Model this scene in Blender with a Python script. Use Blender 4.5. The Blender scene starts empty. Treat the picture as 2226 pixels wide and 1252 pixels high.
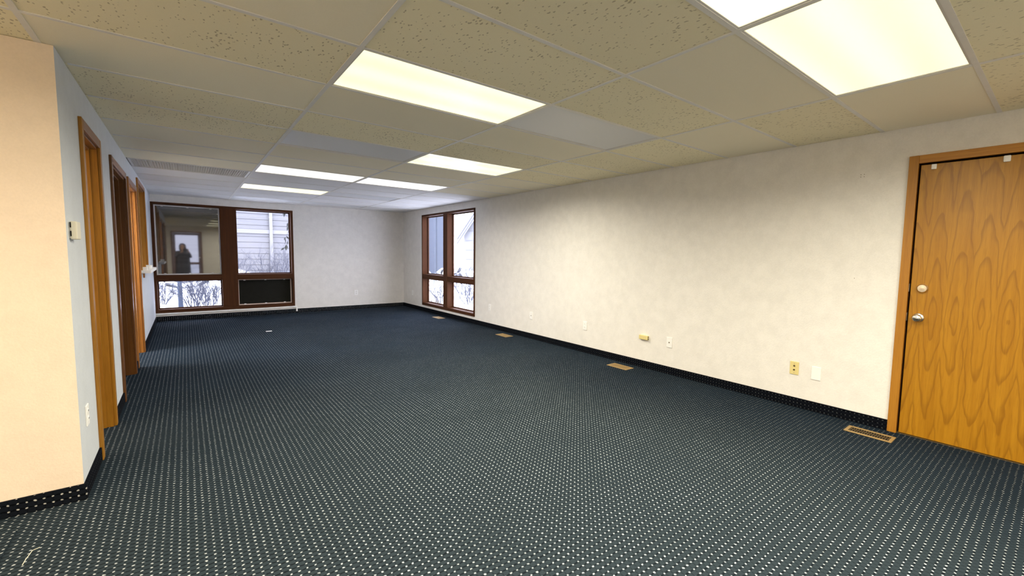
import bpy, bmesh, math, random
from mathutils import Vector, Matrix
random.seed(7)
SC = bpy.context.scene
COL = SC.collection

# ------------------------------------------------------------------ room measures (metres)
CZ = 1.3295                     # camera height
XR, XL = 4.256, -0.468          # right and left walls of the long room
YB, YN = 10.383, 3.171          # back wall, face of the near left wall
YF = -2.5                       # wall behind the camera
XO = -3.6                       # outer wall of the left side
H = 2.311                       # ceiling
XA, Y0, G = 0.700, 2.206, 0.6096   # ceiling grid: a main tee, a cross tee, the module

# ------------------------------------------------------------------ camera
W_, H_ = 2226.0, 1252.0
f_, cx_, cy_ = 938.12, 1148.32, 628.80
yaw, pitch, roll = 0.670755, 0.080414, 0.0152117
fwd = Vector((math.sin(yaw)*math.cos(pitch), math.cos(yaw)*math.cos(pitch), -math.sin(pitch)))
rgt = Vector((math.cos(yaw), -math.sin(yaw), 0))
up = rgt.cross(fwd)
r2 = rgt*math.cos(roll)+up*math.sin(roll)
u2 = -rgt*math.sin(roll)+up*math.cos(roll)
cam = bpy.data.cameras.new('camera'); camo = bpy.data.objects.new('camera', cam); COL.objects.link(camo)
M = Matrix((r2, u2, -fwd)).transposed().to_4x4(); M.translation = Vector((0, 0, CZ))
camo.matrix_world = M
cam.sensor_fit = 'HORIZONTAL'; cam.sensor_width = 36.0; cam.lens = f_/W_*36.0
cam.shift_x = -(cx_-W_/2)/W_; cam.shift_y = (cy_-H_/2)/W_
cam.clip_start = 0.02; cam.clip_end = 300
SC.camera = camo

# ------------------------------------------------------------------ sky and exposure
SKY_STRENGTH = 8.2
wd = bpy.data.worlds.new('overcast_sky'); SC.world = wd; wd.use_nodes = True
bg = wd.node_tree.nodes['Background']; bg.inputs[0].default_value = (0.86, 0.89, 1.0, 1); bg.inputs[1].default_value = SKY_STRENGTH
SC.view_settings.view_transform = 'Standard'; SC.view_settings.look = 'None'
SC.view_settings.exposure = 0.1; SC.view_settings.gamma = 1.0; SC.view_settings.use_curve_mapping = False
SC.cycles.max_bounces = 10; SC.cycles.diffuse_bounces = 6; SC.cycles.transparent_max_bounces = 12
SC.cycles.sample_clamp_indirect = 6.0
try: SC.cycles.use_denoising = True
except Exception: pass

LAMP_W = 48.0                   # watts of a lit ceiling panel
WARM, YELLOW, WHITE = (1.0, .82, .60), (1.0, .925, .76), (1.0, .96, .94)

# ------------------------------------------------------------------ helpers
def tag(o, label=None, cat=None, group=None, kind=None):
    if label: o['label'] = label
    if cat: o['category'] = cat
    if group: o['group'] = group
    if kind: o['kind'] = kind
    return o
def empty(name, loc=(0, 0, 0), **k):
    o = bpy.data.objects.new(name, None); COL.objects.link(o); o.location = loc; o.empty_display_size = .05
    return tag(o, **k)
class MB:
    def __init__(s): s.v = []; s.f = []; s.mi = []
    def quad(s, pts, mi=0):
        n = len(s.v); s.v += [tuple(p) for p in pts]; s.f.append(tuple(range(n, n+len(pts)))); s.mi.append(mi)
    def box(s, x0, x1, y0, y1, z0, z1, b=0.0, mi=0):
        if x0 > x1: x0, x1 = x1, x0
        if y0 > y1: y0, y1 = y1, y0
        if z0 > z1: z0, z1 = z1, z0
        if b <= 0:
            n = len(s.v)
            s.v += [(x, y, z) for z in (z0, z1) for y in (y0, y1) for x in (x0, x1)]
            for q in ((0, 2, 3, 1), (4, 5, 7, 6), (0, 1, 5, 4), (2, 6, 7, 3), (0, 4, 6, 2), (1, 3, 7, 5)):
                s.f.append(tuple(n+i for i in q)); s.mi.append(mi)
            return
        bm = bmesh.new(); bmesh.ops.create_cube(bm, size=1)
        for v in bm.verts:
            v.co = Vector((x0+(v.co.x+.5)*(x1-x0), y0+(v.co.y+.5)*(y1-y0), z0+(v.co.z+.5)*(z1-z0)))
        b = min(b, .49*min(x1-x0, y1-y0, z1-z0))
        bmesh.ops.bevel(bm, geom=bm.edges[:], offset=b, segments=2, affect='EDGES', profile=.6)
        s.bm(bm, mi)
    def bm(s, bm, mi=0):
        n = len(s.v); bm.verts.index_update()
        s.v += [tuple(v.co) for v in bm.verts]
        for f in bm.faces: s.f.append(tuple(n+v.index for v in f.verts)); s.mi.append(mi)
        bm.free()
    def tube(s, pts, rad, n=6, mi=0, cap=True):
        rings = []
        for i, p in enumerate(pts):
            p = Vector(p)
            a = Vector(pts[max(i-1, 0)]); c = Vector(pts[min(i+1, len(pts)-1)])
            d = (c-a).normalized()
            t = Vector((0, 0, 1)) if abs(d.z) < .9 else Vector((1, 0, 0))
            e1 = d.cross(t).normalized(); e2 = d.cross(e1)
            r = rad[i] if isinstance(rad, (list, tuple)) else rad
            base = len(s.v)
            for k in range(n):
                an = 2*math.pi*k/n
                s.v.append(tuple(p+e1*math.cos(an)*r+e2*math.sin(an)*r))
            rings.append(base)
        for a, b in zip(rings[:-1], rings[1:]):
            for k in range(n):
                k2 = (k+1) % n
                s.f.append((a+k, a+k2, b+k2, b+k)); s.mi.append(mi)
        if cap:
            s.f.append(tuple(rings[0]+k for k in range(n))); s.mi.append(mi)
            s.f.append(tuple(rings[-1]+k for k in reversed(range(n)))); s.mi.append(mi)
    def lathe(s, o, axis, prof, n=20, mi=0):
        # prof: (distance along axis, radius)
        ax = Vector(axis).normalized(); t = Vector((0, 0, 1)) if abs(ax.z) < .9 else Vector((1, 0, 0))
        e1 = ax.cross(t).normalized(); e2 = ax.cross(e1); o = Vector(o); base = len(s.v)
        for d, r in prof:
            for k in range(n):
                an = 2*math.pi*k/n; s.v.append(tuple(o+ax*d+(e1*math.cos(an)+e2*math.sin(an))*max(r, 1e-5)))
        for i in range(len(prof)-1):
            for k in range(n):
                k2 = (k+1) % n; a = base+i*n; b = a+n
                s.f.append((a+k, a+k2, b+k2, b+k)); s.mi.append(mi)
        s.f.append(tuple(base+k for k in range(n))); s.mi.append(mi)
        s.f.append(tuple(base+(len(prof)-1)*n+k for k in range(n))); s.mi.append(mi)
    def mesh(s, name, mats, smooth=False):
        me = bpy.data.meshes.new(name); me.from_pydata(s.v, [], s.f)
        for m in (mats if isinstance(mats, (list, tuple)) else [mats]): me.materials.append(m)
        for p, i in zip(me.polygons, s.mi): p.material_index = i
        bm = bmesh.new(); bm.from_mesh(me); bmesh.ops.recalc_face_normals(bm, faces=bm.faces); bm.to_mesh(me); bm.free()
        if smooth:
            for p in me.polygons: p.use_smooth = True
        me.update(); return me
    def build(s, name, mats, parent=None, smooth=False, **k):
        o = bpy.data.objects.new(name, s.mesh(name, mats, smooth)); COL.objects.link(o)
        if parent is not None:
            o.parent = parent; o.matrix_parent_inverse = Matrix.Identity(4)
            o.location = -Vector(parent_world(parent))
        return tag(o, **k)
def parent_world(p):
    l = Vector((0, 0, 0))
    while p is not None: l = l+p.location; p = p.parent
    return l
def box(name, m, x0, x1, y0, y1, z0, z1, parent=None, b=0.0, **k):
    a = MB(); a.box(x0, x1, y0, y1, z0, z1, b); return a.build(name, m, parent, **k)
def inst(name, me, loc, parent=None, **k):
    o = bpy.data.objects.new(name, me); COL.objects.link(o); o.location = loc
    if parent is not None: o.parent = parent; o.location = Vector(loc)-parent_world(parent)
    return tag(o, **k)

# ------------------------------------------------------------------ materials
class NT:
    def __init__(s, name):
        s.m = bpy.data.materials.new(name); s.m.use_nodes = True; s.t = s.m.node_tree
        s.p = s.t.nodes['Principled BSDF']; s.o = s.t.nodes['Material Output']
    def n(s, typ, **k):
        x = s.t.nodes.new(typ)
        for a, b in k.items(): setattr(x, a, b)
        return x
    def l(s, a, b): s.t.links.new(a, b)
    def v(s, sock, val):
        if hasattr(val, 'is_output') or hasattr(val, 'links'): s.l(val, sock)
        else: sock.default_value = val
    def m_(s, op, a, b=0.0, c=0.0, clamp=False):
        x = s.n('ShaderNodeMath', operation=op, use_clamp=clamp)
        s.v(x.inputs[0], a); s.v(x.inputs[1], b); s.v(x.inputs[2], c); return x.outputs[0]
    def pos(s): return s.n('ShaderNodeNewGeometry').outputs['Position']
    def xyz(s, vec=None):
        x = s.n('ShaderNodeSeparateXYZ'); s.l(vec if vec is not None else s.pos(), x.inputs[0]); return x.outputs
    def comb(s, a, b, c):
        x = s.n('ShaderNodeCombineXYZ')
        for i, q in enumerate((a, b, c)): s.v(x.inputs[i], q)
        return x.outputs[0]
    def noise(s, scale, vec=None, detail=2.0, rough=.5, dist=0.0):
        x = s.n('ShaderNodeTexNoise'); s.l(vec if vec is not None else s.pos(), x.inputs['Vector'])
        x.inputs['Scale'].default_value = scale; x.inputs['Detail'].default_value = detail
        x.inputs['Roughness'].default_value = rough; x.inputs['Distortion'].default_value = dist
        return x.outputs['Fac']
    def mix(s, fac, a, b):
        x = s.n('ShaderNodeMix', data_type='RGBA'); s.v(x.inputs[0], fac)
        for sock, q in ((x.inputs[6], a), (x.inputs[7], b)):
            if isinstance(q, tuple): sock.default_value = (*q[:3], 1)
            else: s.l(q, sock)
        return x.outputs[2]
    def step(s, val, lo, hi):
        x = s.n('ShaderNodeMapRange', interpolation_type='SMOOTHSTEP'); s.v(x.inputs[0], val)
        x.inputs[1].default_value = lo; x.inputs[2].default_value = hi; return x.outputs[0]
    def bump(s, h, strength=.2, dist=.01):
        x = s.n('ShaderNodeBump'); x.inputs['Strength'].default_value = strength; x.inputs['Distance'].default_value = dist
        s.l(h, x.inputs['Height']); s.l(x.outputs[0], s.p.inputs['Normal'])
    def base(s, c, rough=.6, spec=.4, metal=0.0):
        if isinstance(c, tuple): s.p.inputs['Base Color'].default_value = (*c[:3], 1)
        else: s.l(c, s.p.inputs['Base Color'])
        s.v(s.p.inputs['Roughness'], rough); s.p.inputs['Specular IOR Level'].default_value = spec; s.p.inputs['Metallic'].default_value = metal
        return s.m

def plain(name, c, rough=.6, spec=.4, metal=0.0, var=.06, scale=14):
    t = NT(name); n = t.noise(scale, detail=3)
    lo = tuple(max(0, q*(1-var)) for q in c); hi = tuple(min(1, q*(1+var)) for q in c)
    return t.base(t.mix(n, lo, hi), rough, spec, metal)
def wallpaper(name, c, amount=.05):
    t = NT(name); n = t.noise(9, detail=4, rough=.65); fine = t.noise(95, detail=3, rough=.7)
    f = t.m_('ADD', t.m_('MULTIPLY', n, .6), t.m_('MULTIPLY', fine, .4))
    f = t.step(f, .32, .68)
    lo = tuple(q*(1-amount) for q in c); hi = tuple(min(1, q*(1+amount)) for q in c)
    t.bump(fine, .22, .006)
    return t.base(t.mix(f, lo, hi), .62, .3)
def carpet(name, axes, base_c, dot_c, origin=(.7456, 1.6399), pitch=.0302, dotr=.15, wear_and_light=True):
    t = NT(name); X = t.xyz(); p = t.pos()
    wob = t.n('ShaderNodeTexNoise'); t.l(p, wob.inputs['Vector']); wob.inputs['Scale'].default_value = 55; wob.inputs['Detail'].default_value = 1
    w = t.xyz(wob.outputs['Color'])
    def frac(i, o, wi):
        a = t.m_('DIVIDE', t.m_('SUBTRACT', X[axes[i]], o), pitch)
        a = t.m_('ADD', a, t.m_('MULTIPLY', t.m_('SUBTRACT', w[wi], .5), .35))
        return t.m_('SUBTRACT', t.m_('FRACT', t.m_('ADD', a, .5)), .5)
    fx, fy = frac(0, origin[0], 0), frac(1, origin[1], 1)
    d = t.m_('SQRT', t.m_('ADD', t.m_('MULTIPLY', t.m_('MULTIPLY', fx, fx), .8), t.m_('MULTIPLY', fy, fy)))
    dot = t.m_('SUBTRACT', 1.0, t.step(d, dotr*.75, dotr*1.25))
    slit = t.m_('MULTIPLY', t.m_('SUBTRACT', 1.0, t.step(t.m_('ABSOLUTE', fy), .06, .2)), t.step(t.m_('ABSOLUTE', fx), .16, .3))
    slit2 = t.m_('MULTIPLY', t.m_('SUBTRACT', 1.0, t.step(t.m_('ABSOLUTE', fx), .04, .14)), t.step(t.m_('ABSOLUTE', fy), .2, .34))
    dark = t.m_('MAXIMUM', slit, t.m_('MULTIPLY', slit2, .55))
    pile = t.noise(420, detail=2, rough=.7)
    c = t.mix(pile, tuple(q*.65 for q in base_c), tuple(q*1.35 for q in base_c))
    if wear_and_light:
        big = t.step(t.noise(.9, detail=3), .38, .66)
        c = t.mix(t.m_('MULTIPLY', big, .30), c, tuple(q*1.8 for q in base_c))
        # paler pile by the entrance: the stronger light there put into the colour
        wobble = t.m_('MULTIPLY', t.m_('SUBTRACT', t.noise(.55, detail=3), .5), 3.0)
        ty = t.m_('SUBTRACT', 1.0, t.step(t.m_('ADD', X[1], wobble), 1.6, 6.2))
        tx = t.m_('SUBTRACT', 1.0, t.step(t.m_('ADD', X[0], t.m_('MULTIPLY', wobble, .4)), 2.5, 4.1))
        lit_zone = t.m_('MULTIPLY', ty, tx)
        c = t.mix(t.m_('MULTIPLY', lit_zone, .8), c, t.mix(pile, (.0165, .0245, .0300), (.0360, .0495, .0580)))
    c = t.mix(t.m_('MULTIPLY', dark, .72), c, tuple(q*.22 for q in base_c))
    if wear_and_light:
        st = t.step(t.noise(7.5, detail=5, rough=.75), .70, .76)
        c = t.mix(t.m_('MULTIPLY', st, .6), c, tuple(q*.25 for q in base_c))
        dv = t.step(t.noise(2.2, detail=2), .25, .6); dot = t.m_('MULTIPLY', t.m_('MULTIPLY', dot, t.m_('ADD', .66, t.m_('MULTIPLY', dv, .34))), t.m_('ADD', .40, t.m_('MULTIPLY', lit_zone, .60)))
    c = t.mix(dot, c, dot_c)
    h = t.m_('ADD', t.m_('SUBTRACT', t.m_('MULTIPLY', pile, .35), t.m_('MULTIPLY', dark, .8)), t.m_('MULTIPLY', dot, .25))
    t.bump(h, .5, .006)
    return t.base(c, .95, .04)
def oak(name, c0, c1, c2, along='z', cathedral=False, rough=.38, spec=.45):
    # c0 ground, c1 grain, c2 dark rings
    t = NT(name); X = t.xyz()
    ix = {'x': 0, 'y': 1, 'z': 2}[along]; oth = [i for i in range(3) if i != ix]
    st = t.comb(*[t.m_('MULTIPLY', X[i], 1.6 if i == ix else 46.0) for i in range(3)])
    g = t.noise(1.0, st, detail=5, rough=.65)
    fine = t.noise(1.0, t.comb(*[t.m_('MULTIPLY', X[i], 9.0 if i == ix else 330.0) for i in range(3)]), detail=2)
    c = t.mix(t.step(g, .3, .7), c0, c1)
    if cathedral:
        ph = .0625; u = t.m_('PINGPONG', t.m_('ADD', X[1], 10.0 - .0575), ph)
        wv = t.noise(1.0, t.comb(t.m_('MULTIPLY', X[1], 5.0), t.m_('MULTIPLY', X[2], 1.9), 0.0), detail=3)
        uu = t.m_('ADD', t.m_('DIVIDE', t.m_('SUBTRACT', ph, u), .034), t.m_('MULTIPLY', t.m_('SUBTRACT', wv, .5), .9))
        zz = t.m_('DIVIDE', t.m_('ABSOLUTE', t.m_('SUBTRACT', X[2], .93)), .27)
        zz = t.m_('POWER', zz, .75)
        rr = t.m_('ADD', t.m_('SQRT', t.m_('ADD', t.m_('MULTIPLY', uu, uu), t.m_('MULTIPLY', zz, zz))), t.m_('MULTIPLY', wv, 1.6))
        ring = t.m_('FRACT', t.m_('MULTIPLY', rr, 1.35))
        ln = t.m_('MULTIPLY', t.step(ring, .62, .93), t.m_('SUBTRACT', 1.0, t.step(ring, .93, 1.0)))
        c = t.mix(t.m_('MULTIPLY', ln, .5), c, c2)
    c = t.mix(t.m_('MULTIPLY', t.step(fine, .52, .72), .35), c, c2)
    t.bump(g, .06, .003)
    return t.base(c, rough, spec)

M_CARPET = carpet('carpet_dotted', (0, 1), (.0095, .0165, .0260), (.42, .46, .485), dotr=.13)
M_BASEX = carpet('carpet_base_shade_x', (1, 2), (.004, .005, .008), (.05, .055, .06), origin=(.0, .042), wear_and_light=False, dotr=.13)  # floor carpet again, with the missing light darkened into its colours
M_BASEY = carpet('carpet_base_shade_y', (0, 2), (.006, .008, .012), (.42, .42, .40), origin=(-.70, .029), wear_and_light=False, dotr=.13)
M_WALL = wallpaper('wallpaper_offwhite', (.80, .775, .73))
M_WALL_COOLLIT = wallpaper('wallpaper_cool_lit', (.60, .635, .67), .04)  # same off-white paper, cool dim light mixed into the colour
M_WALL_WARMLIT = wallpaper('wallpaper_warm_lit', (.81, .69, .56), .04)  # same off-white paper, warm lamp light mixed into the colour
M_OAKD = oak('oak_door_veneer', (.43, .20, .010), (.35, .150, .006), (.19, .07, .003), cathedral=True, rough=.33)
M_OAKZ = oak('oak_trim_upright', (.43, .19, .018), (.36, .145, .013), (.20, .07, .006))
M_OAKY = oak('oak_trim_level', (.50, .225, .03), (.42, .17, .02), (.24, .085, .008), along='y')
M_OAKL = oak('amber_trim_upright', (.38, .175, .013), (.30, .125, .009), (.15, .055, .004))
M_STZ = oak('stained_trim_upright', (.34, .135, .022), (.27, .10, .016), (.13, .045, .008), rough=.3)
M_STY = oak('stained_trim_level', (.30, .125, .04), (.24, .095, .03), (.13, .045, .012), along='y', rough=.3)
M_DKZ = oak('dark_trim_upright', (.17, .065, .014), (.12, .045, .010), (.06, .02, .005), rough=.28)
M_WALNUT = oak('walnut_upright', (.085, .030, .010), (.058, .020, .007), (.026, .009, .004), rough=.6, spec=.12)
M_WALNUTX = oak('walnut_level', (.085, .030, .010), (.058, .020, .007), (.026, .009, .004), along='x', rough=.6, spec=.12)
M_WALNUTY = oak('walnut_level_side', (.085, .030, .010), (.058, .020, .007), (.026, .009, .004), along='y', rough=.6, spec=.12)
M_WHITE = plain('white_plastic', (.90, .89, .86), .45, .4, var=.03)
M_IVORY = plain('ivory_plastic', (.74, .62, .27), .45, .4, var=.04)
M_BEIGE = plain('beige_plastic', (.72, .68, .55), .5, .4, var=.03)
M_BLACK = plain('black_gap', (.008, .007, .006), .8, .1)
M_STEEL = plain('satin_nickel', (.72, .66, .55), .28, .5, 1.0, var=.05)
M_BRASS = plain('tan_register_metal', (.40, .27, .11), .45, .5, .35, var=.15, scale=30)
M_BRONZE = plain('dark_register_core', (.09, .06, .025), .6, .4, .2, var=.3, scale=40)
M_METALW = plain('white_enamel', (.74, .72, .68), .4, .4, var=.03)
M_TEE = plain('grid_enamel', (.82, .80, .76), .5, .3, var=.05)
M_BEAD = plain('white_glazing_bead', (.86, .84, .84), .5, .3, var=.06, scale=60)
M_PINKBEAD = plain('faded_glazing_bead', (.72, .58, .50), .5, .3, var=.1, scale=60)
M_SLAB = plain('plenum_deck', (.25, .24, .22), .9, .1)
M_PANELBLK = plain('black_panel_board', (.012, .012, .009), .7, .15, var=.3)
M_SNOW = plain('snow', (.80, .82, .86), .8, .2, var=.05, scale=3)
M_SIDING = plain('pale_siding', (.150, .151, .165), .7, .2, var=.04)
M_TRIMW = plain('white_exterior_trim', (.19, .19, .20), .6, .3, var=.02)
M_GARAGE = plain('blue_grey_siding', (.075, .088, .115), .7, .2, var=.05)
M_TWIG = plain('frosted_twig', (.085, .09, .118), .8, .1, var=.2, scale=30)
M_TRUNK = plain('blue_grey_bark', (.055, .068, .10), .9, .1, var=.2, scale=30)
M_LEAF = plain('dark_evergreen_leaf', (.02, .025, .024), .6, .3, var=.3)
M_DRY = plain('dry_brown_stem', (.05, .03, .018), .8, .2, var=.3, scale=30)
M_COAT = plain('charcoal_coat', (.045, .045, .05), .9, .1, var=.2)
M_TROUS = plain('dark_trousers', (.02, .022, .03), .9, .1, var=.2)
M_SKIN = plain('skin', (.55, .36, .27), .5, .3, var=.06)
M_HAIR = plain('dark_hair', (.02, .014, .01), .5, .3, var=.4, scale=60)
M_SHOE = plain('shoe_leather', (.02, .018, .016), .5, .4)

def tile_mat(name, c, pits):
    t = NT(name); p = t.pos(); X = t.xyz()
    oi = t.n('ShaderNodeObjectInfo').outputs['Random']
    fine = t.noise(130, detail=3, rough=.7)
    lo = tuple(q*.93 for q in c); hi = tuple(min(1, q*1.05) for q in c)
    col = t.mix(t.m_('ADD', t.m_('MULTIPLY', fine, .5), t.m_('MULTIPLY', oi, .5)), lo, hi)
    if pits:
        nz = t.n('ShaderNodeTexNoise'); t.l(p, nz.inputs['Vector']); nz.inputs['Scale'].default_value = 60
        w = t.xyz(nz.outputs['Color'])
        vx = t.m_('ADD', t.m_('MULTIPLY', X[0], 62.0), t.m_('MULTIPLY', w[0], .7)); vy = t.m_('ADD', t.m_('MULTIPLY', X[1], 33.0), t.m_('MULTIPLY', w[1], .7))
        vo = t.n('ShaderNodeTexVoronoi'); t.l(t.comb(vx, vy, 0.0), vo.inputs['Vector']); vo.inputs['Scale'].default_value = 1.0
        vo.inputs['Randomness'].default_value = 1.0
        size = t.m_('MULTIPLY', t.step(t.noise(5.0, detail=2), .3, .7), .14)
        pit = t.m_('LESS_THAN', vo.outputs['Distance'], t.m_('ADD', .15, size))
        keep = t.m_('GREATER_THAN', t.xyz(vo.outputs['Color'])[0], .25)
        pit = t.m_('MULTIPLY', pit, keep)
        col = t.mix(t.m_('MULTIPLY', pit, .5), col, (.22, .15, .06))
        t.bump(t.m_('SUBTRACT', t.m_('MULTIPLY', fine, .2), pit), .5, .004)
    else:
        t.bump(fine, .15, .003)
    return t.base(col, .9, .15)
M_TILE = tile_mat('fissured_ceiling_tile', (.96, .88, .635), True)
M_TILES = tile_mat('smooth_ceiling_tile', (.95, .885, .70), False)

M_TILE_COOLLIT = tile_mat('ceiling_tile_cool_lit', (.86, .85, .84), False)  # smooth tile, the bright light at the far end mixed into a whiter colour

def lens_mat(name, c, strength, on=True):
    t = NT(name)
    tc = t.n('ShaderNodeTexCoord').outputs['Object']; X = t.xyz(tc)
    # two tubes run the length of the panel: brighter above them
    b = t.m_('ADD', .5, t.m_('MULTIPLY', t.m_('COSINE', t.m_('MULTIPLY', X[1], 2*math.pi/.29)), .5))
    b = t.m_('ADD', .80, t.m_('MULTIPLY', b, .20))
    t.base((.72, .73, .74) if not on else (.8, .78, .7), .35, .5)
    if on:
        t.p.inputs['Emission Color'].default_value = (*c, 1)
        t.l(t.m_('MULTIPLY', b, strength), t.p.inputs['Emission Strength'])
    fine = t.noise(240, tc, detail=1); t.bump(fine, .12, .003)
    return t.m
M_LENS_Y = lens_mat('lens_lit_yellow', (1.0, .945, .60), 1.12)
M_LENS_W = lens_mat('lens_lit_white', (1.0, .97, .90), 1.15)
M_LENS_C = lens_mat('lens_lit_cool', (.98, .97, 1.0), 1.2)
M_LENS_OFF = lens_mat('lens_unlit', (1, 1, 1), 0, on=False)

def glass(name, tint=(1, 1, 1)):
    t = NT(name); tr = t.n('ShaderNodeBsdfTransparent'); tr.inputs[0].default_value = (*tint, 1)
    gl = t.n('ShaderNodeBsdfGlossy'); gl.inputs['Roughness'].default_value = .02
    fr = t.n('ShaderNodeFresnel'); bf = t.n('ShaderNodeNewGeometry').outputs['Backfacing']
    t.l(t.m_('ADD', 1.45, t.m_('MULTIPLY', bf, 1/1.45-1.45)), fr.inputs[0])
    mx = t.n('ShaderNodeMixShader'); t.l(fr.outputs[0], mx.inputs[0]); t.l(tr.outputs[0], mx.inputs[1]); t.l(gl.outputs[0], mx.inputs[2])
    t.l(mx.outputs[0], t.o.inputs[0]); return t.m
M_GLASS = glass('clear_glass', (.97, .97, 1.0))
M_GLASST = glass('tinted_glass', (.62, .62, .66))
def dark_glass():
    t = NT('dark_reflective_pane'); n = t.noise(2.2, t.comb(t.m_('MULTIPLY', t.xyz()[0], .5), 0.0, t.m_('MULTIPLY', t.xyz()[2], 6.0)), detail=4)
    t.base(t.mix(t.step(n, .3, .7), (.028, .028, .032), (.065, .065, .068)), .03, .5); t.p.inputs['IOR'].default_value = 2.4
    return t.m
M_DARKPANE = dark_glass()

# ------------------------------------------------------------------ shell
def wall(name, axis, c0, c1, a0, a1, z0, z1, holes, mats, end_mat=None, **k):
    """slab between c0 and c1 on `axis`, spanning a0..a1 on the other, with rectangular holes (a,b,z,z)"""
    A = sorted({a0, a1, *[h[0] for h in holes], *[h[1] for h in holes]}); Z = sorted({z0, z1, *[h[2] for h in holes], *[h[3] for h in holes]})
    A = [a for a in A if a0 <= a <= a1]; Z = [z for z in Z if z0 <= z <= z1]
    def solid(i, j):
        if i < 0 or j < 0 or i >= len(A)-1 or j >= len(Z)-1: return False
        a, z = (A[i]+A[i+1])/2, (Z[j]+Z[j+1])/2
        return not any(h[0] < a < h[1] and h[2] < z < h[3] for h in holes)
    P = (lambda c, a, z: (c, a, z)) if axis == 'x' else (lambda c, a, z: (a, c, z))
    m = MB()
    for i in range(len(A)-1):
        for j in range(len(Z)-1):
            if not solid(i, j): continue
            b0, b1, q0, q1 = A[i], A[i+1], Z[j], Z[j+1]
            m.quad([P(c0, b0, q0), P(c0, b1, q0), P(c0, b1, q1), P(c0, b0, q1)])
            m.quad([P(c1, b0, q0), P(c1, b1, q0), P(c1, b1, q1), P(c1, b0, q1)])
            if not solid(i-1, j): m.quad([P(c0, b0, q0), P(c1, b0, q0), P(c1, b0, q1), P(c0, b0, q1)], 1 if (end_mat and i == 0) else 0)
            if not solid(i+1, j): m.quad([P(c0, b1, q0), P(c1, b1, q0), P(c1, b1, q1), P(c0, b1, q1)])
            if not solid(i, j-1): m.quad([P(c0, b0, q0), P(c1, b0, q0), P(c1, b1, q0), P(c0, b1, q0)])
            if not solid(i, j+1): m.quad([P(c0, b0, q1), P(c1, b0, q1), P(c1, b1, q1), P(c0, b1, q1)])
    bmx = m.mesh(name, [mats]+([end_mat] if end_mat else []))
    b2 = bmesh.new(); b2.from_mesh(bmx); bmesh.ops.remove_doubles(b2, verts=b2.verts, dist=1e-5); bmesh.ops.recalc_face_normals(b2, faces=b2.faces); b2.to_mesh(bmx); b2.free()
    o = bpy.data.objects.new(name, bmx); COL.objects.link(o)
    return tag(o, kind='structure', **k)

WT = .15     # outer walls
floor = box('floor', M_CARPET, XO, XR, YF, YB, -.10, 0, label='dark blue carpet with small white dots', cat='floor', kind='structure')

BW = dict(x0=XL, x1=1.815, z0=.150, z1=2.178)          # back window opening
RW = dict(y0=6.978, y1=9.290, z0=.137, z1=2.183)       # right window opening
DR = dict(y0=-.175, y1=.766, z1=2.044)                 # oak door opening
RD = dict(x0=-.40, x1=.52, z1=2.03)                    # glazed entrance behind the camera
LD = [(3.757, 4.392, 2.045), (5.075, 6.113, 2.045), (6.440, 7.352, 2.045)]   # doorways in the left wall
PT = (7.66, 8.82, 1.00, 2.19)                          # pass-through opening

wall_right = wall('wall_right', 'x', XR, XR+WT, YF, YB+WT, 0, H+.3, [(RW['y0'], RW['y1'], RW['z0'], RW['z1']), (DR['y0'], DR['y1'], 0, DR['z1'])], M_WALL,
     label='long off-white papered wall with the oak door', cat='wall')
wall('wall_back', 'y', YB, YB+WT, XO-WT, XR, 0, H+.3, [(BW['x0'], BW['x1'], BW['z0'], BW['z1'])], M_WALL, label='far end wall with the wide dark-framed window', cat='wall')
wall_left = wall('wall_left', 'x', XL-.12, XL, YN, YB, 0, H, [(a, b, 0, z) for a, b, z in LD]+[(PT[0], PT[1], PT[2], PT[3])], M_WALL_COOLLIT, end_mat=M_WALL_WARMLIT,
     label='left wall with cool light in its colour and a row of wood-trimmed doorways', cat='wall')
wall('wall_near_left', 'y', YN, YN+.12, XO, XL-.12, 0, H, [], M_WALL_WARMLIT, label='wall with warm light in its colour, facing the camera at the left edge', cat='wall')
wall('wall_front', 'y', YF-WT, YF, XO-WT, XR+WT, 0, H+.3, [(RD['x0'], RD['x1'], 0, RD['z1'])], M_WALL, label='off-white wall behind the camera with the glazed entrance', cat='wall')
wall('wall_outer_left', 'x', XO-WT, XO, YF, YB, 0, H+.3, [], M_WALL, label='outer wall of the small rooms on the left', cat='wall')
for y, w_ in ((4.72, 'first and second'), (6.25, 'second and third'), (7.50, 'third and last')):
    wall('wall_partition', 'y', y, y+.10, XO, XL-.12, 0, H, [], M_WALL, label='partition wall between the %s small rooms on the left' % w_, cat='wall')

# baseboards: the same dotted carpet, its lack of light put into a blacker colour
BH, BT = .085, .011
def baseb(side, x0, x1, y0, y1, m, lab):
    o = box('baseboard_'+side, m, x0, x1, y0, y1, 0, BH, label=lab, cat='baseboard', kind='structure')
    return o
baseb('right', XR-BT, XR, .816, YB, M_BASEX, 'long black dotted carpet baseboard under the right wall')
baseb('right', XR-BT, XR, YF, -.228, M_BASEX, 'black dotted carpet baseboard between oak door and front wall')
baseb('back', XL+BT, XR-BT, YB-BT, YB, M_BASEY, 'black dotted carpet baseboard along the far wall under the wide window')
baseb('near_left', XO, XL+BT, YN-BT, YN, M_BASEY, 'black dotted carpet baseboard under the near left wall')
for a, b, lab in ((YN, 3.699, 'short black carpet baseboard below the thermostat'), (4.449, 5.018, 'black carpet baseboard between first and second doorways'),
                  (6.170, 6.383, 'short black carpet baseboard between second and third doorways'), (7.409, YB-BT, 'black carpet baseboard below the pass-through ledge')):
    baseb('left', XL, XL+BT, a, b, M_BASEX, lab)
baseb('front', XO, RD['x0']-.07, YF, YF+BT, M_BASEY, 'black carpet baseboard left of the entrance behind the camera')
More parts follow.
